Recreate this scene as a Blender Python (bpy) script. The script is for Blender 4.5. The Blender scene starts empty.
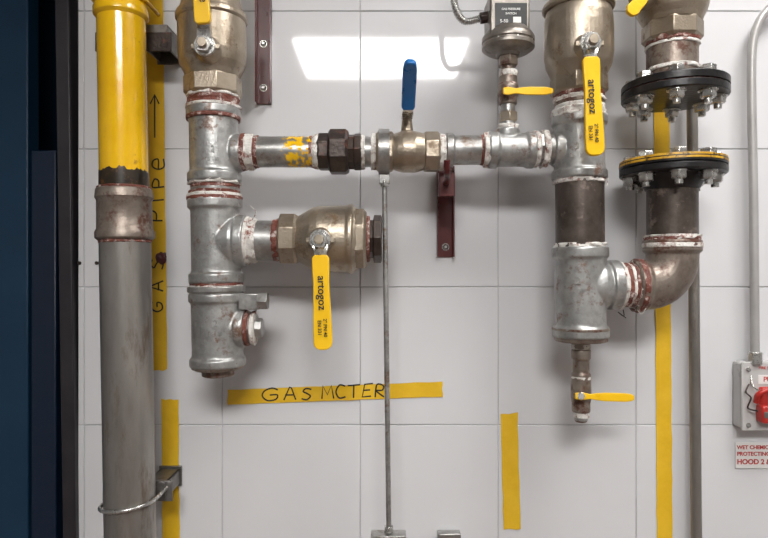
import bpy, bmesh, math, random
from mathutils import Vector, Matrix, noise
random.seed(4)
sc=bpy.context.scene
try: sc.view_settings.view_transform='Standard'
except Exception: pass
ZC=1.5; DW=1.087; F=600.0; Y0=-0.115
def S(y=Y0): return (DW+y)/F
def W(px,py,y=Y0):
    s=S(y); return Vector(((px-384)*s, y, ZC-(py-269)*s))
# ---------------------------------------------------------------- materials
def mat(name,c1,c2=None,metal=0.0,rough=0.5,scale=25,stain=None,samt=0.6,sscale=14,bump=0.0,bscale=150,spangle=False,rvar=0.1,coat=0.0,emit=None,stretch=None,soft=0.05):
    m=bpy.data.materials.new(name); m.use_nodes=True; nt=m.node_tree; N=nt.nodes; L=nt.links
    b=N['Principled BSDF']; c2=c2 or c1
    tc=N.new('ShaderNodeTexCoord'); vec=tc.outputs['Object']
    if stretch:
        ms=N.new('ShaderNodeMapping'); ms.inputs['Scale'].default_value=stretch; L.new(vec,ms.inputs['Vector']); vec=ms.outputs['Vector']
    n=N.new('ShaderNodeTexNoise'); n.inputs['Scale'].default_value=scale; n.inputs['Detail'].default_value=6; n.inputs['Roughness'].default_value=0.65
    L.new(vec,n.inputs['Vector'])
    r=N.new('ShaderNodeValToRGB'); r.color_ramp.elements[0].position=0.35; r.color_ramp.elements[1].position=0.65
    r.color_ramp.elements[0].color=(*c1,1); r.color_ramp.elements[1].color=(*c2,1)
    L.new(n.outputs['Fac'],r.inputs['Fac']); col=r.outputs['Color']
    if spangle:
        v=N.new('ShaderNodeTexVoronoi'); v.inputs['Scale'].default_value=140
        L.new(tc.outputs['Object'],v.inputs['Vector'])
        mr=N.new('ShaderNodeMapRange'); mr.inputs['To Min'].default_value=0.88; mr.inputs['To Max'].default_value=1.08
        sp=N.new('ShaderNodeSeparateColor'); L.new(v.outputs['Color'],sp.inputs['Color']); L.new(sp.outputs[0],mr.inputs['Value'])
        vm=N.new('ShaderNodeVectorMath'); vm.operation='SCALE'; L.new(col,vm.inputs[0]); L.new(mr.outputs['Result'],vm.inputs['Scale']); col=vm.outputs['Vector']
    if stain:
        n2=N.new('ShaderNodeTexNoise'); n2.inputs['Scale'].default_value=sscale; n2.inputs['Detail'].default_value=8; n2.inputs['Roughness'].default_value=0.7
        mp=N.new('ShaderNodeMapping'); mp.inputs['Location'].default_value=(3.1,7.7,1.3); L.new(vec,mp.inputs['Vector']); L.new(mp.outputs['Vector'],n2.inputs['Vector'])
        r2=N.new('ShaderNodeValToRGB'); r2.color_ramp.elements[0].position=samt-soft; r2.color_ramp.elements[1].position=samt+soft
        L.new(n2.outputs['Fac'],r2.inputs['Fac'])
        mx=N.new('ShaderNodeMix'); mx.data_type='RGBA'; L.new(r2.outputs['Color'],mx.inputs['Factor']); L.new(col,mx.inputs[6]); mx.inputs[7].default_value=(*stain,1); col=mx.outputs[2]
        if metal>0:
            mm=N.new('ShaderNodeMapRange'); mm.inputs['To Min'].default_value=metal; mm.inputs['To Max'].default_value=metal*0.3
            L.new(r2.outputs['Color'],mm.inputs['Value']); L.new(mm.outputs['Result'],b.inputs['Metallic'])
    L.new(col,b.inputs['Base Color'])
    if not (stain and metal>0): b.inputs['Metallic'].default_value=metal
    rr=N.new('ShaderNodeMapRange'); rr.inputs['To Min'].default_value=max(0.03,rough-rvar); rr.inputs['To Max'].default_value=rough+rvar
    L.new(n.outputs['Fac'],rr.inputs['Value']); L.new(rr.outputs['Result'],b.inputs['Roughness'])
    if coat: b.inputs['Coat Weight'].default_value=coat; b.inputs['Coat Roughness'].default_value=0.08
    if bump:
        n3=N.new('ShaderNodeTexNoise'); n3.inputs['Scale'].default_value=bscale; n3.inputs['Detail'].default_value=4
        L.new(tc.outputs['Object'],n3.inputs['Vector'])
        bp=N.new('ShaderNodeBump'); bp.inputs['Strength'].default_value=bump; bp.inputs['Distance'].default_value=0.002
        L.new(n3.outputs['Fac'],bp.inputs['Height']); L.new(bp.outputs['Normal'],b.inputs['Normal'])
    if emit:
        b.inputs['Emission Color'].default_value=(*emit[0],1); b.inputs['Emission Strength'].default_value=emit[1]
    return m
GALV=mat('galvanized_steel',(0.29,0.285,0.27),(0.46,0.455,0.445),0.8,0.36,30,(0.16,0.10,0.065),0.60,28,0.12,200,True)
GALVC=mat('galvanized_cast',(0.31,0.31,0.30),(0.47,0.47,0.46),0.72,0.40,22,(0.17,0.10,0.07),0.61,32,0.24,180,True)
PIPEG=mat('grey_steel_pipe',(0.23,0.212,0.195),(0.36,0.34,0.315),0.72,0.36,14,(0.13,0.10,0.075),0.59,22,0.12,120,False,stretch=(1,1,0.25))  # noise stretched lengthwise paints reflection streaks into the colour; brown stains too
COUP=mat('rusty_coupling',(0.17,0.135,0.11),(0.31,0.265,0.225),0.6,0.40,25,(0.10,0.04,0.025),0.55,30,0.25,200)
BRASS=mat('nickel_brass',(0.33,0.275,0.21),(0.46,0.395,0.315),0.82,0.37,16,(0.17,0.115,0.07),0.61,28,0.25,300)
DCAST=mat('die_cast_grey',(0.20,0.18,0.16),(0.33,0.30,0.27),0.8,0.38,30,(0.10,0.07,0.05),0.62,40,0.2,240)
DARK=mat('dark_steel',(0.06,0.045,0.037),(0.13,0.105,0.09),0.55,0.40,20,(0.20,0.155,0.13),0.62,30,0.25,160)
IRON=mat('black_iron',(0.025,0.018,0.016),(0.075,0.055,0.046),0.5,0.38,30,(0.11,0.035,0.022),0.62,40,0.35,200)
YEL=mat('yellow_paint',(0.76,0.42,0.003),(0.84,0.50,0.006),0.0,0.2,10,(0.36,0.16,0.015),0.68,36,0.15,60,coat=0.6)
BLKP=mat('black_paint',(0.014,0.010,0.007),(0.04,0.026,0.012),0,0.33,40,(0.16,0.07,0.02),0.60,60)
DOPE=mat('thread_sealant',(0.11,0.024,0.015),(0.20,0.06,0.038),0.0,0.5,60,(0.55,0.46,0.42),0.58,75,0.8,400,soft=.05)
TEFL=mat('ptfe_tape',(0.62,0.60,0.56),(0.76,0.74,0.70),0,0.55,90,(0.24,0.085,0.06),0.58,75,0.8,400,soft=.06)
HAND=mat('yellow_vinyl',(0.84,0.49,0.008),(0.90,0.55,0.012),0,0.3,15)
BLUE=mat('blue_vinyl',(0.008,0.12,0.38),(0.012,0.16,0.46),0,0.28,15)
TAPE=mat('yellow_tape',(0.70,0.42,0.012),(0.80,0.50,0.03),0,0.36,18,bump=0.35,bscale=45)
ZINC=mat('zinc_hardware',(0.45,0.45,0.43),(0.64,0.63,0.61),0.92,0.27,60,(0.20,0.14,0.09),0.68,80)
FLANGE=mat('black_flange',(0.006,0.006,0.007),(0.02,0.018,0.018),0.2,0.34,30,(0.07,0.025,0.015),0.70,50,0.3,150)
GASK=mat('yellow_gasket',(0.42,0.22,0.008),(0.66,0.38,0.015),0,0.45,60,(0.06,0.028,0.012),0.57,90)
REDP=mat('red_oxide_paint',(0.065,0.009,0.009),(0.10,0.016,0.015),0.0,0.3,30)
INK=mat('marker_ink',(0.012,0.012,0.012),None,0,0.6)
TILE=mat('glazed_tile',(0.635,0.635,0.65),(0.665,0.665,0.68),0,0.05,3,rvar=0.01)
GROUT=mat('grout',(0.50,0.50,0.51),(0.56,0.56,0.57),0,0.8,40)
BDOOR=mat('blue_door_paint',(0.006,0.036,0.08),(0.008,0.046,0.10),0,0.45,4)
NAVY=mat('navy_paint',(0.004,0.013,0.034),(0.005,0.018,0.045),0,0.4,5)
RUBB=mat('black_trim',(0.014,0.012,0.016),(0.024,0.021,0.025),0,0.45,20)
BOXG=mat('grey_enamel',(0.36,0.35,0.34),(0.44,0.43,0.42),0.2,0.35,12)
STRUT=mat('dull_strut_steel',(0.16,0.15,0.14),(0.25,0.24,0.23),0.7,0.4,30,(0.1,0.06,0.04),0.62,40)
WBOX=mat('pale_grey_enamel',(0.46,0.45,0.44),(0.52,0.51,0.50),0.0,0.3,12)
REDL=mat('red_plastic',(0.42,0.022,0.018),(0.52,0.035,0.026),0,0.3,12)
WHT=mat('white_plastic',(0.75,0.74,0.72),None,0,0.4)
BLK=mat('black_label',(0.008,0.008,0.009),None,0,0.4)
PAINT=mat('room_wall_paint',(0.42,0.41,0.40),(0.46,0.45,0.44),0,0.8,6)
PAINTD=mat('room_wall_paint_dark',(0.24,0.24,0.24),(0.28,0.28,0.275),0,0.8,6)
CEIL=mat('ceiling_paint',(0.52,0.52,0.52),(0.56,0.56,0.56),0,0.9,6)
FLO=mat('floor_quarry_tile',(0.16,0.11,0.09),(0.22,0.15,0.12),0,0.5,14)
LAMP=mat('lamp_diffuser',(0.9,0.9,0.9),None,0,0.5,emit=((1.0,0.985,0.965),47))
# ---------------------------------------------------------------- builders
def G(name,loc):
    e=bpy.data.objects.new(name,None); e.empty_display_size=0.03; e.location=loc
    sc.collection.objects.link(e); return e
def put(name,bm,m,parent=None,sharp=35,bev=0.0,bseg=2):
    me=bpy.data.meshes.new(name); bmesh.ops.recalc_face_normals(bm,faces=bm.faces[:]); bm.to_mesh(me); bm.free()
    for p in me.polygons: p.use_smooth=True
    me.set_sharp_from_angle(angle=math.radians(sharp))
    o=bpy.data.objects.new(name,me); sc.collection.objects.link(o)
    if m: me.materials.append(m)
    if parent:
        o.parent=parent; o.matrix_parent_inverse=Matrix.Translation(-parent.location)
    if bev:
        b=o.modifiers.new('bevel','BEVEL'); b.width=bev; b.segments=bseg; b.limit_method='ANGLE'; b.angle_limit=math.radians(40)
        b.harden_normals=False
    return o
def add_rev(bm,p0,p1,prof,seg=48,ang=0.0,jit=0.0):
    ax=(p1-p0).normalized(); ref=Vector((0,-1,0))
    if abs(ax.dot(ref))>0.9: ref=Vector((1,0,0))
    u=(ref-ax*ref.dot(ax)).normalized(); v=ax.cross(u)
    rings=[]
    for t,r in prof:
        c=p0+ax*t; ring=[]
        for k in range(seg):
            a=2*math.pi*k/seg+ang; rr=r
            d=u*math.cos(a)+v*math.sin(a)
            if jit: rr=r*(1+jit*noise.noise((c+d*r)*90)+jit*0.5*noise.noise((c+d*r)*260))
            ring.append(bm.verts.new(c+d*rr))
        rings.append(ring)
    for a,b in zip(rings[:-1],rings[1:]):
        for k in range(seg):
            bm.faces.new((a[k],a[(k+1)%seg],b[(k+1)%seg],b[k]))
    bm.faces.new(rings[0][::-1]); bm.faces.new(rings[-1])
def rev(name,p0,p1,prof,m,parent,seg=48,ang=0.0,jit=0.0,bev=0.0006,sharp=35):
    bm=bmesh.new(); add_rev(bm,p0,p1,prof,seg,ang,jit); return put(name,bm,m,parent,sharp,bev)
def cyl(name,p0,p1,r,m,parent,seg=32,bev=0.0006,ang=0):
    return rev(name,p0,p1,[(0,r),((p1-p0).length,r)],m,parent,seg,ang,0,bev)
def vax(cx,prof,y=Y0):
    f=cx if callable(cx) else (lambda q:cx)
    a,b=prof[0][0],prof[-1][0]; p0=W(f(a),a,y); p1=W(f(b),b,y); s=S(y); k=(p1-p0).length/((b-a)*s)
    return p0,p1,[((t-a)*s*k,r*s) for t,r in prof]
def hax(cy,prof,y=Y0):
    a,b=prof[0][0],prof[-1][0]; s=S(y)
    return W(a,cy,y),W(b,cy,y),[((t-a)*s,r*s) for t,r in prof]
def cast(name,parts,m,parent,vox=0.0014,it=5):
    bm=bmesh.new()
    for a in parts:
        if a[0]=='sweep': add_sweep(bm,a[1],a[2],a[3])
        else: add_rev(bm,*a)
    o=put(name,bm,m,parent,180)
    r=o.modifiers.new('remesh','REMESH'); r.mode='VOXEL'; r.voxel_size=vox; r.use_smooth_shade=True
    s=o.modifiers.new('smooth','SMOOTH'); s.factor=0.5; s.iterations=it
    return o
def wrapv(cx,a,b,r,m,parent,jit=0.07,name='thread_wrap'):
    n=9; prof=[(a+(b-a)*i/(n-1), r*(0.97 if i in(0,n-1) else 1.0)) for i in range(n)]
    p0,p1,pr=vax(cx,prof); return rev(name,p0,p1,pr,m,parent,56,0,jit,0,60)
def wraph(cy,a,b,r,m,parent,jit=0.07,y=Y0,name='thread_wrap'):
    n=9; prof=[(a+(b-a)*i/(n-1), r*(0.97 if i in(0,n-1) else 1.0)) for i in range(n)]
    p0,p1,pr=hax(cy,prof,y); return rev(name,p0,p1,pr,m,parent,56,0,jit,0,60)
def add_sweep(bm,pts,rad,seg=24):
    rings=[]; n=len(pts); u=None
    for i,p in enumerate(pts):
        t=(pts[min(i+1,n-1)]-pts[max(i-1,0)]).normalized()
        if u is None:
            ref=Vector((0,-1,0)) if abs(t.y)<0.9 else Vector((1,0,0))
            u=ref
        u=(u-t*u.dot(t)).normalized(); v=t.cross(u)
        r=rad[i] if isinstance(rad,(list,tuple)) else rad
        rings.append([bm.verts.new(p+(u*math.cos(2*math.pi*k/seg)+v*math.sin(2*math.pi*k/seg))*r) for k in range(seg)])
    for a,b in zip(rings[:-1],rings[1:]):
        for k in range(seg): bm.faces.new((a[k],a[(k+1)%seg],b[(k+1)%seg],b[k]))
    bm.faces.new(rings[0][::-1]); bm.faces.new(rings[-1])
def sweep(name,pts,rad,m,parent,seg=20,sharp=50):
    bm=bmesh.new(); add_sweep(bm,pts,rad,seg); return put(name,bm,m,parent,sharp)
def smoothpath(pts,n=8):
    out=[]; P=[pts[0]]+list(pts)+[pts[-1]]
    for i in range(1,len(P)-2):
        a,b,c,d=P[i-1],P[i],P[i+1],P[i+2]
        for k in range(n):
            t=k/n; out.append(0.5*((2*b)+(c-a)*t+(2*a-5*b+4*c-d)*t*t+(3*b-a-3*c+d)*t**3))
    out.append(pts[-1]); return out
def whisker(parent,pts,m=None,r=.0007):
    return sweep('loose_thread',smoothpath(pts,5),r,m or TEFL,parent,6)
def box(name,lo,hi,m,parent=None,bev=0.001,rot=None):
    bm=bmesh.new(); bmesh.ops.create_cube(bm,size=1)
    lo=Vector(lo);hi=Vector(hi)
    for v in bm.verts: v.co=Vector([lo[i]+(v.co[i]+0.5)*(hi[i]-lo[i]) for i in range(3)])
    if rot:
        c=(lo+hi)/2; bmesh.ops.rotate(bm,verts=bm.verts[:],cent=c,matrix=rot)
    return put(name,bm,m,parent,35,bev)
def strip(name,pts,wid,side,th,m,parent,bev=0.0015):
    bm=bmesh.new(); rows=[]; n=len(pts)
    for i,p in enumerate(pts):
        t=(pts[min(i+1,n-1)]-pts[max(i-1,0)]).normalized(); s=(side-t*side.dot(t)).normalized(); nn=t.cross(s)
        w=wid[i]/2
        rows.append([bm.verts.new(p+s*a*w+nn*b*th/2) for a,b in((-1,-1),(1,-1),(1,1),(-1,1))])
    for a,b in zip(rows[:-1],rows[1:]):
        for k in range(4): bm.faces.new((a[k],a[(k+1)%4],b[(k+1)%4],b[k]))
    bm.faces.new(rows[0][::-1]); bm.faces.new(rows[-1])
    return put(name,bm,m,parent,40,bev,3)
def text(name,body,loc,size,xd,yd,m,parent,sp=1.0):
    c=bpy.data.curves.new(name,'FONT'); c.body=body; c.size=size; c.extrude=0.0002; c.align_x='CENTER'; c.align_y='CENTER'; c.space_character=sp; c.offset=size*0.012
    o=bpy.data.objects.new(name,c); sc.collection.objects.link(o); c.materials.append(m)
    xd=xd.normalized(); yd=(yd-xd*yd.dot(xd)).normalized(); zd=xd.cross(yd)
    M=Matrix((xd,yd,zd)).transposed().to_4x4(); M.translation=loc
    o.parent=parent; o.matrix_parent_inverse=Matrix.Translation(-parent.location); o.matrix_basis=M
    return o
X=Vector((1,0,0)); Z=Vector((0,0,1)); Yv=Vector((0,1,0))
# ---------------------------------------------------------------- room
CH=2.7
def tiles():
    bm=bmesh.new(); T=0.25; g=0.0009
    x0=(360-384)*S(0); z0=ZC-(287-269)*S(0); xl=-0.555
    xs=[xl]+[x0+T*i for i in range(-2,9)]
    xs=[x for x in xs if x>=xl and x<1.9]+[1.9]
    zs=[0.0]+[z0+T*i for i in range(-6,6) if 0.01<z0+T*i<CH-0.01]+[CH]
    for i in range(len(xs)-1):
        for j in range(len(zs)-1):
            a,b,c,d=xs[i]+g,xs[i+1]-g,zs[j]+g,zs[j+1]-g
            t1=random.uniform(-.0010,.0010); t2=random.uniform(-.0010,.0010)
            r=bmesh.ops.create_cube(bm,size=1)
            for v in r['verts']:
                fx=v.co.x; fz=v.co.z; fr=v.co.y<0
                v.co=Vector((a+(fx+.5)*(b-a),(0.0006+t1*fx*0.6+t2*fz*0.6) if fr else 0.009,c+(fz+.5)*(d-c)))
    return bm
g=G('wall_back',(0.6,0.05,1.35))
put('tile_facing',tiles(),TILE,g,35,0.0009,2)
box('grout_bed',(-0.555,0.0028,0),(1.9,0.10,CH),GROUT,g,0)
box('floor',(-1.9,-4,-0.05),(1.9,0.62,0),FLO,None,0)
box('ceiling',(-1.9,-4,CH),(1.9,0.62,CH+0.05),CEIL,None,0)
box('wall_right',(1.9,-4,0),(1.95,0.1,CH),PAINT,None,0)
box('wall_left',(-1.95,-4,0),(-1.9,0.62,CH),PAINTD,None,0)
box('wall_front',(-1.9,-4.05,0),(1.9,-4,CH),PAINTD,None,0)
box('wall_recess',(-1.9,0.62,0),(-0.5,0.67,CH),BDOOR,None,0)
bm=bmesh.new()
def quadprism(bm,pts,y0,y1):
    a=[bm.verts.new((p[0],y0,p[1])) for p in pts]; b=[bm.verts.new((p[0],y1,p[1])) for p in pts]
    n=len(pts); bm.faces.new(a); bm.faces.new(b[::-1])
    for k in range(n): bm.faces.new((a[k],b[k],b[(k+1)%n],a[(k+1)%n]))
def wx(px,y=0): return (px-384)*S(y)
def lean(px0,px538,z,y=0): 
    py=269+(ZC-z)/S(y); return wx(px0+(px538-px0)*py/538,y)
quadprism(bm,[(lean(58,66,0),0),(lean(72,79,0),0),(lean(72,79,CH),CH),(lean(58,66,CH),CH)],-0.012,0.02)
put('trim_1',bm,RUBB,None,35,0.002)
bm=bmesh.new()
quadprism(bm,[(lean(60,67,0),0),(-0.55,0),(-0.55,CH),(lean(60,67,CH),CH)],0.02,0.62)
put('wall_return',bm,RUBB,None,35,0.001)
g=G('door_1',(-0.85,0.3,1.0))
def WX(px,y): return (px-384)*S(y)
box('door_leaf',(-1.5,0.30,0.01),(WX(28,0.3),0.345,CH-0.02),BDOOR,g,0.003)
box('door_edge_panel',(WX(31,0.25),0.25,0.01),(WX(56,0.25),0.33,ZC+(269-150)*S(0.25)),NAVY,g,0.003)
box('door_handle_plate',(-1.38,0.285,1.0),(-1.33,0.30,1.2),ZINC,g,0.002)
def lamp(x,y,w,d,m=LAMP):
    g=G('ceiling_light_panel',(x,y,CH-0.02))
    box('lamp_frame',(x-w/2-.03,y-d/2-.03,CH-0.03),(x+w/2+.03,y+d/2+.03,CH-0.001),WHT,g,0.002)
    box('diffuser',(x-w/2,y-d/2,CH-0.036),(x+w/2,y+d/2,CH-0.028),m,g,0)
lamp(-0.02,-2.28,0.88,0.60)
lamp(0.75,-0.75,0.6,0.45,mat('added_fill_diffuser',(0.9,0.9,0.9),None,0,0.5,emit=((1.0,0.98,0.96),24)))  # added panel, unseen and clear of the tile reflections; fills in top light
# ---------------------------------------------------------------- tape
def tape(p0,p1,w,name='yellow_tape_strip',seed=0):
    a=W(*p0,0.0);b=W(*p1,0.0); d=(b-a); n=max(4,int(d.length/0.012)); t=d.normalized(); s=Vector((t.z,0,-t.x))
    bm=bmesh.new(); rows=[]; hw=w/2*S(0)
    for i in range(n+1):
        c=a+d*i/n; j1=0.0013*noise.noise(c*40+Vector((seed,0,0))); j2=0.0013*noise.noise(c*40+Vector((0,seed,9)))
        e=0.003 if i in(0,n) else 0
        row=[]
        for q in (-1,-.5,0,.5,1):
            jj=j1 if q<0 else j2
            row.append(bm.verts.new(c+s*(q*hw+jj*abs(q))+t*e*random.uniform(-.6,.6)+Vector((0,-.0010,0))))
        rows.append(row)
    for r1,r2 in zip(rows[:-1],rows[1:]):
        for k in range(4): bm.faces.new((r1[k],r1[k+1],r2[k+1],r2[k]))
    ext=bmesh.ops.extrude_face_region(bm,geom=bm.faces[:])
    for v in ext['geom']:
        if isinstance(v,bmesh.types.BMVert): v.co.y-=.0003
    return put(name,bm,TAPE,None,30)
LET={'G':[[(.9,.85),(.6,1),(.2,.8),(.05,.4),(.3,.02),(.75,.1),(.85,.45),(.45,.45)],],'A':[[(0,0),(.45,1),(.6,.95),(.9,0)],[(.1,.4),(.8,.4)]],
'S':[[(.85,.9),(.4,1),(.15,.75),(.5,.55),(.8,.3),(.5,0),(.05,.1)]],'M':[[(0,0),(.12,1),(.45,.3),(.8,1),(.95,0)]],'E':[[(.8,1),(.15,.95),(.1,0),(.8,.05)],[(.12,.5),(.65,.52)]],
'T':[[(0,.95),(1,1)],[(.5,.97),(.45,0)]],'R':[[(.1,0),(.15,1),(.7,.9),(.65,.55),(.15,.5),(.85,0)]],'P':[[(.1,0),(.15,1),(.75,.85),(.6,.5),(.15,.48)]],'I':[[(.4,1),(.4,0)]],'>':[[(0,.5),(2.8,.5)],[(2.2,.9),(2.8,.5),(2.2,.1)]],
'e':[[(.1,.5),(.8,.5),(.7,.9),(.3,.95),(.1,.5),(.3,.05),(.85,.1)]],'c':[[(.85,.9),(.4,1),(.1,.5),(.35,.02),(.85,.1)]]}
def hand(name,txt,origin,u,v,adv,size,parent=None,off=0.0016,r=.0014,wid=.95):
    cv=bpy.data.curves.new(name,'CURVE'); cv.dimensions='3D'; cv.bevel_depth=r; cv.bevel_resolution=2
    x=0
    for ch in txt:
        if ch==' ': x+=adv*0.9; continue
        jy=random.uniform(-.1,.1); sk=random.uniform(-.12,.18); sz=random.uniform(.92,1.12)
        if ch=='>': jy=0; sk=0; sz=1
        for st in LET[ch]:
            pts=[origin+u*(x+(p[0]*wid+sk*p[1])*size*sz)+v*((p[1]+jy)*size*sz)+Vector((0,-off,0)) for p in st]
            if len(pts)>2 and ch not in 'MT>AE': pts=smoothpath(pts,4)
            sp=cv.splines.new('POLY'); sp.points.add(len(pts)-1)
            for q,p in zip(sp.points,pts): q.co=(*p,1)
        x+=adv
    # ink film: flattened along the wall normal
    for sp in cv.splines:
        for q in sp.points: q.co.y=(q.co.y)/0.25
    o=bpy.data.objects.new(name,cv); sc.collection.objects.link(o); cv.materials.append(INK)
    o.scale=(1,.25,1)
    if parent: o.parent=parent
    return o
t=tape((228,397),(442,389),15,seed=1)
s0=S(0)
hand('lettering','G',W(262,401,0),Vector((1,0,.03)),Z,17*s0,12*s0,t,wid=1.5)
hand('lettering','AS',W(284,401,0),Vector((1,0,.03)),Z,17*s0,12*s0,t,wid=1.05)
hand('lettering','McTER',W(322,399,0),Vector((1,0,.03)),Z,13*s0,12*s0,t)
t=tape((154,-60),(159,370),17,seed=2)
hand('lettering','GAS',W(164,312,0),Z,-X,21*s0,12*s0,t)
hand('lettering','PIPe',W(164,222,0),Z,-X,17*s0,12*s0,t,wid=1.1)
hand('lettering','>',W(160.5,138,0),Z,-X,10*s0,11*s0,t,wid=1.4)
tape((170,399),(173,720),17,seed=3)
tape((509,413),(512,529),17,seed=4)
tape((660,-60),(666,720),15.5,seed=5)
# ---------------------------------------------------------------- left riser pipe
PC=lambda y:121+y*0.0175
TOPy=269-(CH-ZC)/S(); BOTy=269+ZC/S()
g=G('gas_pipe',W(125,200))
p=vax(PC,[(19,23),(174,23)]); rev('painted_section',*p,YEL,g)
p=vax(PC,[(TOPy,22.5),(-30,22.5)]); rev('upper_painted_section',*p,YEL,g)
p=vax(PC,[(-34,24),(-32,26),(-20,26),(-18,24.5),(8,24.7),(11,26),(17,26),(20,23.2)]); rev('painted_coupling',*p,YEL,g)
p=vax(PC,[(173,23.3),(190,23.5)]); rev('black_band',*p,BLKP,g)
ax=(p[1]-p[0]).normalized(); seg=160; s=S()
bm=bmesh.new(); ref=Vector((0,-1,0)); v=ax.cross(ref); top=[];bot=[]
for k in range(seg):
    a=2*math.pi*k/seg; d=ref*math.cos(a)+v*math.sin(a); ca,sa=math.cos(a),math.sin(a)
    h=(4+4*noise.noise(Vector((ca*2.2,sa*2.2,3)))+max(0,4*noise.noise(Vector((ca*7,sa*7,1)))))*s
    top.append(bm.verts.new(W(PC(176),176)+d*23.15*s-ax*h)); bot.append(bm.verts.new(W(PC(176),176)+d*23.3*s))
for k in range(seg): bm.faces.new((top[k],top[(k+1)%seg],bot[(k+1)%seg],bot[k]))
put('black_paint_edge',bm,BLKP,g,180)
p=vax(PC,[(188,24),(190,26.5),(198,27.5),(201,25.8),(229,26.2),(232,28),(238,28),(240,26)]); rev('coupling',*p,COUP,g)
wrapv(PC,238,243,25,DOPE,g); wrapv(PC,187,191,25.5,DOPE,g,.05)
p=vax(PC,[(241,24.3),(BOTy,24.3)]); rev('grey_section',*p,PIPEG,g)
def strut(cx,cy,w,h,y0,m,nm='pipe_bracket'):
    g=G(nm,W(cx,cy,-0.05))
    a=W(cx-w/2,cy+h/2,-0.05); b=W(cx+w/2,cy-h/2,-0.05)
    box('channel_web',(a.x,y0,a.z),(a.x+0.003,-0.001,b.z),m,g,.0006)
    box('channel_side',(b.x-0.003,y0,a.z),(b.x,-0.001,b.z),m,g,.0006)
    box('channel_face',(a.x,y0,b.z-.003),(b.x,-0.001,b.z),m,g,.0006)
    box('channel_end',(a.x,y0-.003,a.z),(b.x,y0,b.z),m,g,.0006)
    box('base_plate',(a.x-.003,-0.005,a.z-.004),(b.x+.003,-0.001,b.z+.004),m,g,.0006)
    return g
def ubolt(g,cx,cy,r,m=ZINC,y=Y0,tilt=0.0,wr=.0032):
    s=S(y); c=W(cx,cy,y); rr=(r+2.0)*s; pts=[]
    pts.append(c+Vector((rr,0.05,rr*tilt)))
    for k in range(0,17):
        a=math.pi*k/16; pts.append(c+Vector((rr*math.cos(a),-rr*math.sin(a),rr*tilt*math.cos(a))))
    pts.append(c+Vector((-rr,0.05,-rr*tilt)))
    sweep('u_bolt',pts,wr,m,g,14)
g=strut(161,42,24,22,-0.075,STRUT); ubolt(g,PC(2),2,24,YEL)
box('cross_arm',W(96,52,-0.075)+Vector((0,-.004,0)),W(172,33,-0.075),IRON,g,.001)
g=strut(161,485,20,16,-0.075,STRUT); ubolt(g,PC(501),501,25,tilt=.12)
box('cross_arm',W(104,500,-0.068)+Vector((0,-.006,0)),W(173,480,-0.07),STRUT,g,.001)
# ---------------------------------------------------------------- handles / valves
def lever(g,stem,d,L0,L1,w0,w1,m,ys=-0.182,out=0.018,txt=None,startw=None):
    sx,sy=stem; y1=ys-out
    P=lambda u,y: W(sx+d[0]*u,sy+d[1]*u,y)
    side=Vector((d[1],0,d[0])).normalized()
    s=S(y1)
    pl=[P(-9,ys),P(-7,ys),P(7,ys),P(L0*0.7,ys-out*0.25),P(L0,y1),P(L0+12,y1)]
    strip('lever_plate',pl,[8*s,14*s,16*s,13*s,12*s,12*s],side,0.003,ZINC,g,.0006)
    n=[(L0-3,.72),(L0,1.0),(L0+8,1.02),(L0+(L1-L0)*.3,.93)]
    us=[u for u,_ in n]; ws=[w0*k for _,k in n]
    us+= [L0+(L1-L0)*.55,L0+(L1-L0)*.8,L1-7,L1-3.5,L1-1.2,L1]; ws+=[w0*.97+(w1-w0)*.5,w1,w1,w1*.88,w1*.62,w1*.3]
    strip('vinyl_grip',[P(u,y1-.001*i/len(us)) for i,u in enumerate(us)],[w*s for w in ws],side,0.0075,m,g,.0022)
    if txt:
        al=(P(1,y1)-P(0,y1)).normalized()
        yd=Vector((-al.z,0,al.x))
        text('grip_text',txt,P(L0+(L1-L0)*.38,y1-.0052),11*s,al,yd,INK,g)
        text('grip_small_text','2" PN 40',P(L0+(L1-L0)*.76,y1-.0058)+yd*2.5*s,5*s,al,yd,INK,g)
        text('grip_small_text','EN 331',P(L0+(L1-L0)*.76,y1-.0058)-yd*3.2*s,5*s,al,yd,INK,g)
def stem(g,px,py,y_in,y_nut,rb=13,rn=8.5):
    s=S(-0.17)
    a=W(px,py,y_nut); b=Vector((a.x,y_in,a.z))
    rev('stem_boss',b,a,[(0,rb*1.15*s),((a-b).length*.6,rb*s),((a-b).length-.006,rb*.8*s),((a-b).length,rb*.7*s)],BRASS,g)
    n=a+Vector((0,-.013,0)); cyl('stem_washer',a+Vector((0,.001,0)),a+Vector((0,-.004,0)),rn*1.25*s,ZINC,g)
    cyl('stem_nut',a+Vector((0,-.004,0)),n,rn*s,ZINC,g,6)
    cyl('stem_tip',n,n+Vector((0,-.006,0)),rn*.55*s,BRASS,g,20)
    box('stop_lug',a+Vector((-rb*s*1.1,.0,-.004)),a+Vector((rb*s*1.1,.005,.004)),BRASS,g,.001)
LC=lambda y:211.5+0.018*y
g=G('ball_valve',W(212,40))
cast('valve_body',[vax(LC,[(-34,27),(-4,27.5),(4,29),(13,31.5),(20,33),(30,33.4),(56,33.4),(66,32),(74,28),(80,26),(84,25)])+(48,)],BRASS,g)
p=vax(LC,[(77,25.5),(79,28.5),(95,28.5),(97,26.5)]); rev('hex_end',*p,BRASS,g,8,math.radians(22.5),bev=.001)
p=vax(LC,[(-60,26.5),(-58,28.5),(-36,28.5),(-32,27)]); rev('hex_end',*p,BRASS,g,8,math.radians(22.5),bev=.001)
p=vax(LC,[(15,34),(17,35),(21,35),(23,33.5)]); rev('body_seam',*p,BRASS,g)
stem(g,205,46,-0.15,-0.178)
lever(g,(205,46),(-.08,-1),25,120,16,18,HAND,txt='artogoz')
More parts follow.
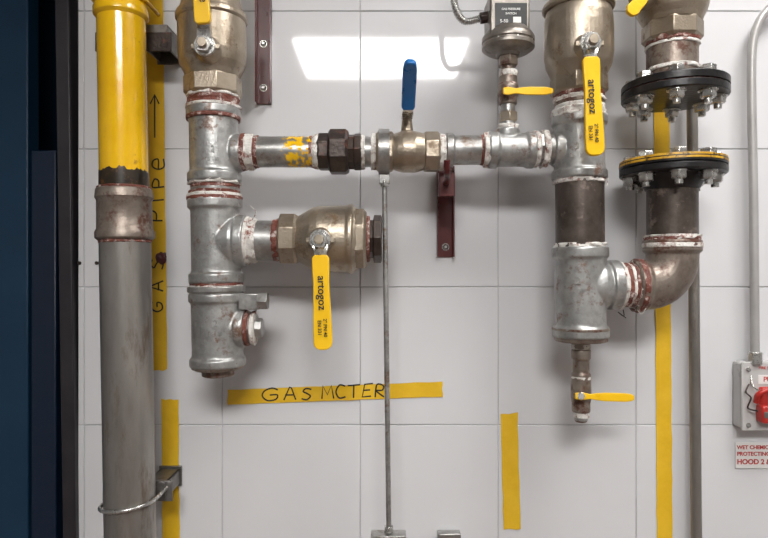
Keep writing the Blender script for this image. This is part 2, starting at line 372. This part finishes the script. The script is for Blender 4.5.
p=vax(LC,[(TOPy,21),(-58,21)]); g2=G('pipe_nipple',W(211,-200)); rev('pipe_body',*p,GALV,g2)
wrapv(LC,96,99,25.5,TEFL,g,.1); wrapv(LC,99,105,25.3,DOPE,g,.08); wrapv(LC,104,108,25.6,DOPE,g,.06)
def tee(name,cx,y0,y1,r,rc,cl,cy,bx,br,brc,side=1,m=GALVC,extra=None):
    c=cx((y0+y1)/2); g=G(name,W(c,(y0+y1)/2))
    parts=[vax(cx,[(y0,rc-1.2),(y0+1.2,rc),(y0+cl,rc),(y0+cl+2,r+.3),(y0+cl+5,r),(y1-cl-5,r),(y1-cl-2,r+.3),(y1-cl,rc),(y1-1.2,rc),(y1,rc-1.2)])+(48,)]
    cxx=cx(cy)
    if side>0: prof=[(cxx,br-3),(bx-cl-7,br-1),(bx-cl-2,br),(bx-cl,brc),(bx-1,brc),(bx,brc-1)]
    else: prof=[(bx,brc-1),(bx+1,brc),(bx+cl,brc),(bx+cl+2,br),(bx+cl+7,br-1),(cxx,br-3)]
    parts.append(hax(cy,prof)+(48,))
    if side>0: parts.append(hax(cy,[(cxx,r*.93),(cxx+r*.75,br*1.12),(cxx+r+3,br)])+(48,))
    else: parts.append(hax(cy,[(cxx-r-3,br),(cxx-r*.75,br*1.12),(cxx,r*.93)])+(48,))
    cast('tee_body',parts,m,g,it=4)
    s=S(); text('cast_mark','2',W(cx(cy)-2,cy-4,Y0-r*s-.0002),9*S(),X,Z,m,g); text('cast_mark','EE 130',W(cx(cy)-2,cy+6,Y0-r*s-.0002),5*S(),X,Z,m,g)
    return g
g=tee('pipe_tee',LC,108,183,24,26.5,9,153,243,15,18.5)
wrapv(LC,107,110,27,TEFL,g,.05); wrapv(LC,117,121,26.6,DOPE,g,.02)
wrapv(LC,181,185,25.5,TEFL,g,.1); wrapv(LC,184,189,23.5,DOPE,g,.06); wrapv(LC,188,192,23.5,GALV,g,.02); wrapv(LC,191,195,24.5,DOPE,g,.08); wrapv(LC,194,198,25.5,TEFL,g,.1)
g2=tee('pipe_tee',LC,199,283,24,27,9,241,247,23,26)
wrapv(LC,197,201,26.8,DOPE,g2,.05)
g3=tee('pipe_tee',LC,293,366,25,27.5,8,328,246,17,20)
wrapv(LC,281,286,25.5,DOPE,g3); wrapv(LC,284,291,25.5,TEFL,g3,.06); wrapv(LC,290,296,26.5,GALV,g3,.02)
p=vax(LC,[(286,27.5),(287,28.5),(291,28.5),(292,27.5)]); rev('clamp_ring',*p,GALV,g3)
p=vax(LC,[(364,23),(369,23),(370,16),(375,16),(376,14)]); rev('bottom_plug',*p,COUP,g3,40)
wrapv(LC,364,368,25.5,COUP,g3)
wraph(328,244,250,17.5,DOPE,g3,.12); p=hax(328,[(248,15),(250,16),(254,16),(255,10),(262,10),(263,9)]); rev('side_plug',*p,GALV,g3,8)
wraph(328,252,256,17,TEFL,g3,.14)
box('clamp_lug',W(241,309,-.115)+Vector((0,-.02,0)),W(262,293,-.115)+Vector((0,.0,0)),GALV,g3,.002)
cyl('clamp_bolt',W(258,301,-.128),W(268,301,-.128),9*S(),GALV,g3,6)
wraph(241,245,250,23.5,TEFL,g2,.06); wraph(241,249,258,21.5,TEFL,g2,.12)
whisker(g2,[W(252,220,-.13),W(256,212,-.14),W(250,206,-.142)])
g=G('pipe_nipple',W(268,241)); p=hax(241,[(255,20.5),(284,20.5)]); rev('pipe_body',*p,GALV,g)
wraph(240,274,281,21.2,DOPE,g,.08)
g=G('ball_valve',W(330,238))
p=hax(239,[(280,22),(282,26.5),(296,26.5),(299,24)]); rev('hex_end',*p,BRASS,g,8,math.radians(22.5),bev=.001)
cast('valve_body',[hax(239,[(284,20),(297,22),(304,26),(312,31),(320,33),(346,33.5),(350,33.5)])+(48,),hax(239,[(348,34),(349,34.8),(353,34.8),(354,32.5),(357,31)])+(48,)],BRASS,g)
p=hax(239,[(354,28),(355,31.5),(364,31.5),(367,28)]); rev('hex_end',*p,BRASS,g,8,math.radians(22.5),bev=.001)
wraph(239,365,370,23,DOPE,g)
p=hax(239,[(366,19),(373,19),(374,24),(381,24),(382,22)]); rev('end_plug',*p,IRON,g,8)
stem(g,320,240,-0.15,-0.178)
lever(g,(320,240),(.03,1),18,110,17,19,HAND,txt='artogoz')
# -------- upper horizontal run
CY=152
g=G('pipe_nipple',W(290,CY))
wraph(CY,242,247,18.5,DOPE,g); wraph(CY,245,255,18,TEFL,g,.13); p=hax(CY,[(250,15.3),(322,15.3)]); rev('pipe_body',*p,GALV,g)
wraph(CY,254,259,16,DOPE,g,.1)
bm=bmesh.new(); s=S(); n1=44; NJ=70
grid=[[bm.verts.new(W(284+30*i/n1,CY)+Vector((0,-math.cos(a)*15.55*s,math.sin(a)*15.55*s))) for i in range(n1+1)] for j,a in enumerate([math.radians(-90+180*q/(NJ-1)) for q in range(NJ)])]
for j in range(NJ-1):
    for i in range(n1):
        e=abs(i/n1-.5)*2
        if noise.noise(Vector((i*.14,j*.11,7)))+.6*noise.noise(Vector((i*.35,j*.3,2)))>-0.10+.7*max(0,e-.45): bm.faces.new((grid[j][i],grid[j][i+1],grid[j+1][i+1],grid[j+1][i]))
put('yellow_overpaint',bm,YEL,g)
wraph(CY,313,319,17,TEFL,g,.14); wraph(CY,310,314,15.8,DOPE,g,.06)
g=G('pipe_union',W(340,CY))
p=hax(CY,[(318,17),(320,19),(329,19),(330,17)]); rev('union_end',*p,IRON,g,8,math.radians(22.5),bev=.001)
p=hax(CY,[(329,20),(331,23),(346,23),(349,20.5)]); rev('union_nut',*p,IRON,g,8,math.radians(22.5),bev=.001)
p=hax(CY,[(348,17.5),(354,17.5),(355,18.5),(361,18.5),(362,17)]); rev('union_tail',*p,IRON,g,8)
wraph(CY,361,365,16.5,TEFL,g,.1)
g=G('pipe_nipple',W(368,CY)); p=hax(CY,[(360,15),(385,15)]); rev('pipe_body',*p,GALV,g); wraph(CY,371,376,17,TEFL,g,.14)
g=G('ball_valve',W(408,CY))
p=hax(CY,[(376,18),(378,20.5),(392,20.5),(394,18)]); rev('hex_end',*p,BRASS,g,8,math.radians(22.5),bev=.001)
cast('valve_body',[hax(CY,[(380,15),(393,17.5),(397,19),(403,20.5),(415,20.5),(421,19),(428,17)])+(40,)],BRASS,g,.0012)
p=hax(CY,[(423,18),(425,20.5),(437,20.5),(440,18)]); rev('hex_end',*p,BRASS,g,8,math.radians(22.5),bev=.001)
s=S(); a=W(407,140)
rev('stem_boss',a,a+Z*.034,[(0,.016),(.012,.013),(.014,.010),(.026,.009),(.034,.008)],BRASS,g,24)
cyl('stem_nut',a+Z*.036,a+Z*.045,.0085,ZINC,g,6)
zt=a.z+.0355; xh=a.x
pp=[Vector((xh,-.103,zt)),Vector((xh,-.115,zt)),Vector((xh,-.145,zt)),Vector((xh,-.160,zt+.003)),Vector((xh,-.18,zt+.016))]
strip('lever_plate',pp,[.012,.018,.018,.014,.013],X,.003,ZINC,g,.0005)
q=[Vector((xh,-.160,zt+.002)),Vector((xh,-.164,zt+.006)),Vector((xh,-.19,zt+.024)),Vector((xh,-.225,zt+.042)),Vector((xh,-.236,zt+.047)),Vector((xh,-.241,zt+.0495))]
strip('vinyl_grip',q,[.016,.021,.021,.021,.018,.010],X,.009,BLUE,g,.0026)
wraph(CY,439,445,18,TEFL,g,.14)
g=G('pipe_nipple',W(463,149)); cyh=150; p=hax(cyh,[(438,14.6),(492,14.6)]); rev('pipe_body',*p,GALV,g)
p=hax(cyh,[(445,14),(446,17),(452,17),(454,15)]); rev('bead',*p,GALV,g)
wraph(cyh,483,489,17,TEFL,g,.14); wraph(cyh,480,483,15.2,DOPE,g,.05)
g=G('pipe_tee',W(512,150))
cast('tee_body',[hax(150,[(487,16),(488,18.5),(496,18.5),(498,16.5),(524,16.5),(527,18.5),(533,18.5),(534,16)])+(40,),vax(507,[(150,12),(140,11.5),(136,12.5),(130,12.5),(129,11)][::-1])+(32,)],GALVC,g,.0012)
wraph(149,533,538,18,TEFL,g,.12); wraph(149,541,547,18.5,TEFL,g,.14)
p=hax(149,[(530,15),(560,15)]); rev('close_nipple',*p,GALV,g)
p=hax(149,[(537,16),(538,17.2),(541,17.2),(542,16)]); rev('lock_ring',*p,GALV,g,8)
# -------- instrument branch
g=G('pressure_switch',W(507,60)); ic=lambda y:508
wrapv(ic,125,131,10.5,TEFL,g,.18)
p=vax(ic,[(98,7),(128,7)]); rev('riser_nipple',*p,GALV,g)
p=vax(ic,[(112,8),(113,9.5),(121,9.5),(122,8)]); rev('hex_bushing',*p,BRASS,g,6)
cast('mini_valve',[vax(ic,[(76,8),(77,9),(84,9),(87,10.5),(95,10.5),(98,9),(104,9),(105,8)])+(32,)],COUP,g,.0009,3)
wrapv(ic,71,77,9,TEFL,g,.14); wrapv(ic,84,88,9.5,DOPE,g,.1)
p=vax(ic,[(50,6.5),(74,6.5)]); rev('upper_nipple',*p,COUP,g)
p=vax(ic,[(56,8.5),(57,10),(66,10),(67,8.5)]); rev('hex_adapter',*p,COUP,g,6)
cyl('mini_stem',W(508,91,-.13),W(508,91,-.142),.006,ZINC,g,12)
ym=-.142; s=S(ym)
strip('mini_lever',[W(u,91,ym) for u in (503,508,516,522,530,545,551,553)],[w*s for w in (6,8,5,7,8,8,6,4)],Z,.004,HAND,g,.001)
p=vax(ic,[(31,21),(34,23),(37,25),(39,26),(43,26),(43.5,25),(45,25),(45.5,26),(49,26),(52,22),(54,12),(57,11)]); rev('diaphragm_housing',*p,DCAST,g,56)
for k in range(8):
    a=math.pi*2*k/8+.2; c=W(508,44)+Vector((math.cos(a),math.sin(a),0))*23.5*S(); cyl('housing_screw',c-Z*.009,c+Z*.010,.003,ZINC,g,6)
yb=-.115
a=W(490,34,yb-.026); b=W(530,-8,yb-.026)
box('switch_case',(a.x,yb-.026,a.z),(b.x,yb+.03,b.z),DCAST,g,.003)
yl=yb-.0268
box('switch_label',W(495,31,yl)+Vector((0,-.0008,0)),W(527,3,yl),BLK,g,.0002)
s=S(yl)
for i,tx in enumerate(['GAS PRESSURE','SWITCH']):
    text('label_text',tx,W(511,9+i*4.5,yl-.0012),2.9*s,X,Z,WHT,g)
text('label_text','5-50',W(504,21,yl-.0012),4.5*s,X,Z,WHT,g)
text('label_text','250V 16A IP54',W(511,28,yl-.0012),2.8*s,X,Z,WHT,g)
box('label_patch',W(513,23,yl)+Vector((0,-.0012,0)),W(521,17,yl),WHT,g,.0002)
pts=smoothpath([W(452,-40,-.09),W(453,-10,-.10),W(456,10,-.11),W(464,21,-.115),W(475,20,-.115),W(486,16,-.115)],14)
rad=[.0062 if i%2 else .0050 for i in range(len(pts))]
sweep('flexible_conduit',pts,rad,ZINC,g,16,20)
cyl('conduit_connector',W(480,18.5),W(493,16),.0095,IRON,g,8)
# -------- support rod with ring hanger
g=G('pipe_support_rod',W(386,350))
s=S(); c=W(384,CY)
bm=bmesh.new(); ro,hw=22.8*s,5.5*s
add_rev(bm,c-X*hw,c+X*hw,[(0,ro),(2*hw,ro)],48)
put('ring_clamp',bm,GALV,g,35,.0006)
box('clamp_tab',W(379,184)+Vector((0,-.006,0)),W(390,174)+Vector((0,.006,0)),GALV,g,.001)
cyl('rod_nut',W(384.5,180),W(384.5,187),.0075,ZINC,g,6)
RX=lambda y:384.5+(y-185)*.0125
p=vax(RX,[(184,2.6),(560,2.6)]); rev('rod',*p,GALV,g,20)
cyl('rod_nut',W(RX(526),526),W(RX(532),532),.0078,ZINC,g,6)
a=W(371,537);b=W(406,533)
box('foot_bracket',(a.x,-.128,a.z),(b.x,-.102,b.z),GALV,g,.001)
box('foot_web',(a.x+.004,-.128,a.z-.09),(a.x+.008,-.102,a.z),GALV,g,.001)
box('foot_web',(b.x-.008,-.128,a.z-.09),(b.x-.004,-.102,a.z),GALV,g,.001)
box('foot_arm',(a.x,-.128,a.z-.12),(b.x,-.001,a.z-.09),GALV,g,.001)
g=G('wall_clip',W(450,545,-.02)); a=W(438,570,-.02);b=W(461,534,-.02)
box('clip_plate',(a.x,-.02,a.z),(b.x,-.001,b.z),GALV,g,.002); cyl('clip_screw',W(450,548,-.02),W(450,548,-.026),.005,ZINC,g,6)
# -------- red channels
def channel(x0,x1,y0,y1,screws):
    g=G('channel_bracket',W((x0+x1)/2,(y0+y1)/2,-.01)); s=S(-.01)
    a=W(x0,y1,-.01); b=W(x1,y0,-.01)
    box('web',(a.x,-.004,a.z),(b.x,-.0008,b.z),REDP,g,.0005)
    box('flange_a',(a.x,-.020,a.z),(a.x+.003,-.002,b.z),REDP,g,.0005)
    box('flange_b',(b.x-.003,-.020,a.z),(b.x,-.002,b.z),REDP,g,.0005)
    for sy in screws:
        c=W((x0+x1)/2,sy,-.004); rev('screw_head',c,c+Vector((0,-.005,0)),[(0,.0055),(.0015,.0055),(.005,.003)],ZINC,g,16)
        cyl('screw_washer',c,c+Vector((0,-.001,0)),.0068,ZINC,g,20,.0002)
    return g
channel(256,271,-40,103,(44,88,-10))
g=channel(437,454,167,257,(247,))
pts=smoothpath([W(446,176,-.02),W(446,178,-.06),W(446,182,-.10),W(447,178,-.125),W(447,172,-.15),W(447,160,-.158)],6)
sweep('support_hook',pts,.005,REDP,g,12)
box('hook_plate',W(439,196,-.1),W(455,172,-.1)+Vector((0,.015,0)),REDP,g,.001)
box('hook_arm',W(443,184,-.085),W(451,176,-.085)+Vector((0,.081,0)),REDP,g,.001)
# ---------------------------------------------------------------- right column
RC=lambda y:578+0.008*y
g=G('ball_valve',W(578,40))
cast('valve_body',[vax(RC,[(-34,27),(-4,27.5),(4,29),(13,31.5),(20,33),(30,33.6),(56,33.6),(66,32),(74,28.5),(80,26),(84,25)])+(48,)],BRASS,g)
p=vax(RC,[(76,25.5),(78,28),(93,28),(95,26)]); rev('hex_end',*p,BRASS,g,8,math.radians(22.5),bev=.001)
p=vax(RC,[(-60,26.5),(-58,28.5),(-36,28.5),(-32,27)]); rev('hex_end',*p,BRASS,g,8,math.radians(22.5),bev=.001)
p=vax(RC,[(5,34),(7,35),(10,35),(12,33)]); rev('body_seam',*p,BRASS,g)
stem(g,590,43,-0.15,-0.178)
lever(g,(590,43),(.045,1),17,113,17,19,HAND,txt='artogoz')
wrapv(RC,94,99,24.5,DOPE,g); wrapv(RC,98,103,24.5,TEFL,g,.13); wrapv(RC,102,106,24,COUP,g,.06); wrapv(RC,106,111,24.5,TEFL,g,.07); wrapv(RC,110,119,26,TEFL,g,.14)
p=vax(RC,[(TOPy,21),(-58,21)]); g2=G('pipe_nipple',W(578,-200)); rev('pipe_body',*p,GALV,g2)
g=tee('pipe_tee',RC,117,180,24.5,27,8,149,552,14.5,17.5,-1)
wrapv(RC,178,184,25,TEFL,g,.13)
g=G('pipe_nipple',W(580,214)); p=vax(RC,[(176,23.6),(252,23.6)]); rev('pipe_body',*p,DARK,g)
wrapv(RC,243,249,25,TEFL,g,.15)
whisker(g,[W(604,182,-.13),W(608,178,-.135),W(607,186,-.137)])
g=tee('pipe_tee',RC,247,337,25,27.5,10,285,618,22,25)
wrapv(RC,335,341,25.5,COUP,g,.04); p=vax(RC,[(336,24),(341,24),(342,9),(348,9)]); rev('reducer_bushing',*p,COUP,g,40)
wrapv(RC,327,330,27.7,COUP,g,.03)
g=G('drain_valve',W(581,385)); dc=lambda y:581
p=vax(dc,[(340,6.5),(420,6.5)]); rev('nipple',*p,GALV,g,28)
wrapv(dc,344,349,9,TEFL,g,.18)
cast('mini_body',[vax(dc,[(348,8),(350,9.5),(358,9.5),(360,8),(372,8),(374,9.5),(390,10),(398,10),(403,9),(411,9),(412,8)])+(32,)],COUP,g,.0009,2)
wrapv(dc,376,379,9.6,TEFL,g,.1); wrapv(dc,411,417,7.5,TEFL,g,.15); p=vax(dc,[(416,6.5),(421,6),(422,5)]); rev('cap',*p,COUP,g,20)
ym=-.142; s=S(ym); cyl('mini_stem',W(581,396,-.125),W(581,396,ym-.004),.006,ZINC,g,12)
strip('mini_lever',[W(u,396+(u-575)*.03,ym) for u in (575,581,590,597,605,625,631,634)],[w*s for w in (6,8,5,7,8.5,8.5,7,4)],Z,.004,HAND,g,.001)
g=G('pipe_nipple',W(628,286)); p=hax(285.5,[(612,20.5),(645,20.5)]); rev('pipe_body',*p,GALV,g)
wraph(285.5,616,621,24,TEFL,g,.14); wraph(285.5,621,626,22.5,DOPE,g,.1); wraph(285.5,626,629,22,TEFL,g,.12); wraph(285.5,629,633,22.5,DOPE,g,.1); wraph(285.5,632,637,24,TEFL,g,.14)
whisker(g,[W(622,305,-.12),W(624,316,-.14),W(618,312,-.145),W(626,318,-.142)],INK)
whisker(g,[W(634,304,-.12),W(641,314,-.14),W(646,308,-.145)])
g=G('pipe_elbow',W(672,270)); s=S()
path=[W(632,285.5),W(642,285.5)]+[W(644+28*math.sin(a),257.5+28*math.cos(a)) for a in [math.pi/2*k/10 for k in range(11)]]+[W(672,250)]
cast('elbow_body',[('sweep',path,24.5*s,40),hax(285.5,[(633,25),(634,26.5),(642,26.5),(644,25)])+(40,),vax(672,[(240,26),(241,27.5),(251,27.5),(253,25.5)])+(48,)],COUP,g)
wraph(285.5,634,640,27,DOPE,g,.05); wrapv(lambda y:672,237,241,26,DOPE,g,.06); wrapv(lambda y:672,243,248,27.9,TEFL,g,.03)
g=G('pipe_nipple',W(672,215)); p=vax(672,[(176,23.8),(245,23.8)]); rev('pipe_body',*p,DARK,g); wrapv(lambda y:672,235,240,25.5,TEFL,g,.16)
def flange(cx,y0,y1,off,gask=False):
    g=G('pipe_flange',W(cx,(y0+y1)/2)); R=49.5
    mid=(y0+y1)/2
    p=vax(cx,[(y0,R-1),(y0+1,R),(mid-.6,R),(mid-.5,R-1.5)]); rev('flange_disc',*p,FLANGE,g,72)
    p=vax(cx,[(mid-.6,R-2.0),(mid+.8,R-2.0)]); rev('gasket',*p,DOPE if not gask else FLANGE,g,64)
    p=vax(cx,[(mid+.7,R-1.5),(mid+.8,R),(y1-1,R),(y1,R-1)]); rev('blind_disc',*p,FLANGE,g,72)
    if gask:
        p=vax(cx,[(y0-1.2,R-.5),(y0+4.2,R+.35)]); rev('yellow_face',*p,GASK,g,72)
    s=S()
    for k in range(8):
        a=2*math.pi*(k+.5)/8+off; d=Vector((math.cos(a),math.sin(a),0))*38.5*s
        tp=W(cx,y0)+d; bt=W(cx,y1)+d
        cyl('bolt_shank',tp+Z*.012,bt-Z*.021,.0060,ZINC,g,16)
        rev('hex_head',tp,tp+Z*.0115,[(0,.0120),(.0095,.0120),(.0115,.0105)],ZINC,g,6,random.random())
        rev('hex_nut',bt-Z*.013,bt-Z*.001,[(0,.0105),(.002,.0120),(.012,.0120)],ZINC,g,6,random.random())
        cyl('washer',bt-Z*.0022,bt,.0145,ZINC,g,20,.0002)
    return g
g=flange(674,84,100,.0)
wrapv(lambda y:672,78,85,25,DOPE,g,.03)
g=flange(672,162,176,.1,True)
p=vax(672,[(176,33),(180,30),(188,26),(190,25)]); rev('hub',*p,FLANGE,g)
g=G('pipe_nipple',W(672,60)); p=vax(672,[(38,24),(85,24)]); rev('pipe_body',*p,COUP,g); wrapv(lambda y:672,40,46,25.2,DOPE,g,.06); wrapv(lambda y:672,46,49,25,TEFL,g,.08); wrapv(lambda y:672,69,73,25.3,TEFL,g,.06)
g=G('ball_valve',W(672,5)); TC=lambda y:672
cast('valve_body',[vax(TC,[(-78,27),(-50,28),(-38,31),(-28,33.5),(8,33.5),(14,32),(20,29),(26,27)])+(48,)],BRASS,g)
p=vax(TC,[(23,26),(25,28.5),(40,28.5),(43,26)]); rev('hex_end',*p,BRASS,g,8,math.radians(22.5),bev=.001)
p=vax(TC,[(-100,26),(-98,28.5),(-80,28.5),(-76,27)]); rev('hex_end',*p,BRASS,g,8,math.radians(22.5),bev=.001)
stem(g,650,-12,-.15,-.178)
lever(g,(650,-12),(-.62,.78),14,34,13,14,HAND)
p=vax(TC,[(TOPy,21),(-98,21)]); g2=G('pipe_nipple',W(672,-240)); rev('pipe_body',*p,GALV,g2)
# ---------------------------------------------------------------- thin pipe, conduit, box, sign
yT=-.03
g=G('water_pipe',W(694,300,yT)); tb=269+ZC/S(yT); tt=269-(CH-ZC)/S(yT)
p=vax(lambda y:691+y*.010,[(tt,5.2),(tb,5.2)],yT); rev('pipe_body',*p,PIPEG,g,28)
for yy in (-60,700):
    p=vax(lambda y:691+y*.010,[(yy,7),(yy+7,7)],yT); rev('clip_band',*p,ZINC,g,28)
g=G('electrical_conduit',W(754,200,-.03)); yc=-.03; s=S(yc)
pts=smoothpath([W(755,366,yc),W(754.5,300,yc),W(753.5,200,yc),W(752,120,yc),W(751.5,70,yc),W(753,42,yc),W(759,22,yc),W(770,8,yc),W(790,-4,yc),W(830,-8,yc),W(1100,-10,yc)],8)
sweep('conduit_tube',pts,4.2*s,BOXG,g,20)
cyl('conduit_connector',W(755,364,yc),W(755,352,yc),6.5*s,ZINC,g,8)
g=G('pull_station',W(770,395,-.03)); yb=-.034
a=W(743,430,yb); b=W(800,363,yb)
box('back_box',(a.x,-.030,a.z),(b.x,-.001,b.z),WBOX,g,.004)
box('cover',(a.x-.002,yb,a.z-.002),(b.x+.002,-.030,b.z+.002),WBOX,g,.002)
a=W(757,423,yb);b=W(790,386,yb)
box('red_housing',(a.x,-.046,a.z+.028),(b.x,yb,b.z),REDL,g,.005)
pts=smoothpath([W(756,402,-.046),W(758,395,-.054),W(765,391,-.058),W(777,391,-.058),W(785,395,-.054),W(787,402,-.046)],6)
sweep('pull_handle',pts,.0045,REDL,g,14)
box('handle_tab',W(760,423,-.048)+Vector((0,-.008,0)),W(786,405,-.048)+Vector((0,.014,0)),REDL,g,.004)
box('handle_slot',W(764,418,-.056)+Vector((0,-.0012,0)),W(781,412,-.056),STRUT,g,.0005)
box('label_plate',W(758,384,yb)+Vector((0,-.0008,0)),W(785,375,yb),WHT,g,.0003)
text('label_text','PULL',W(771,379.5,yb-.0012),7*S(yb),X,Z,REDL,g)
pts=smoothpath([W(749,384,yb),W(746,392,-.041),W(751,398,-.043),W(748,408,-.041),W(758,411,-.05)],6); sweep('seal_wire',pts,.0014,IRON,g,8)
pts=smoothpath([W(751,376,yb),W(753,386,-.041),W(761,392,-.055)],6); sweep('pin_chain',pts,.0016,ZINC,g,8)
for q in ((748,369),(748,425),(795,369),(795,425)):
    cyl('cover_screw',W(*q,yb),W(*q,yb)+Vector((0,-.003,0)),.004,ZINC,g,16,.0003)
text('cover_text','FIRE SUPPRESSION',W(775,368,yb-.0005),4*S(yb),X,Z,REDL,g)
g=G('warning_sign',W(765,455,0)); a=W(735,468,0);b=W(803,442,0)
box('sign_plate',(a.x,-.0025,a.z),(b.x,-.0005,b.z),WHT,g,.0005)
for tx,yy,sz in (('WET CHEMICAL SYSTEM',447.5,5.2),('PROTECTING',454,5.4),('HOOD 2 & 3',462,7)):
    o=text('sign_text',tx,W(737,yy,-.0028),sz*S(0),X,Z,REDL,g); o.data.align_x='LEFT'; o.data.offset=sz*S(0)*.03
g=G('wall_screw',W(88,262,0))
for q in ((79.5,263),(97,263)): cyl('screw',W(*q,0)+Vector((0,.001,0)),W(*q,0)+Vector((0,-.003,0)),.0032,IRON,g,12,.0003)
g=G('sealant_blob',W(162,258,0)); bm=bmesh.new(); bmesh.ops.create_icosphere(bm,subdivisions=4,radius=.010)
for v in bm.verts:
    v.co*=1+.5*noise.noise(v.co*150); v.co.y*=.35; v.co+=W(162,258,-.003)
put('blob',bm,REDP,g)
# ---------------------------------------------------------------- world, camera
w=bpy.data.worlds.new('world'); sc.world=w; w.use_nodes=True
w.node_tree.nodes['Background'].inputs[0].default_value=(.5,.52,.55,1); w.node_tree.nodes['Background'].inputs[1].default_value=.3
cam=bpy.data.cameras.new('camera'); co=bpy.data.objects.new('camera',cam); sc.collection.objects.link(co)
co.location=(0,-DW,ZC); co.rotation_euler=(math.radians(90),0,0); cam.sensor_width=36; cam.lens=F/768*36; cam.clip_start=.02
sc.camera=co
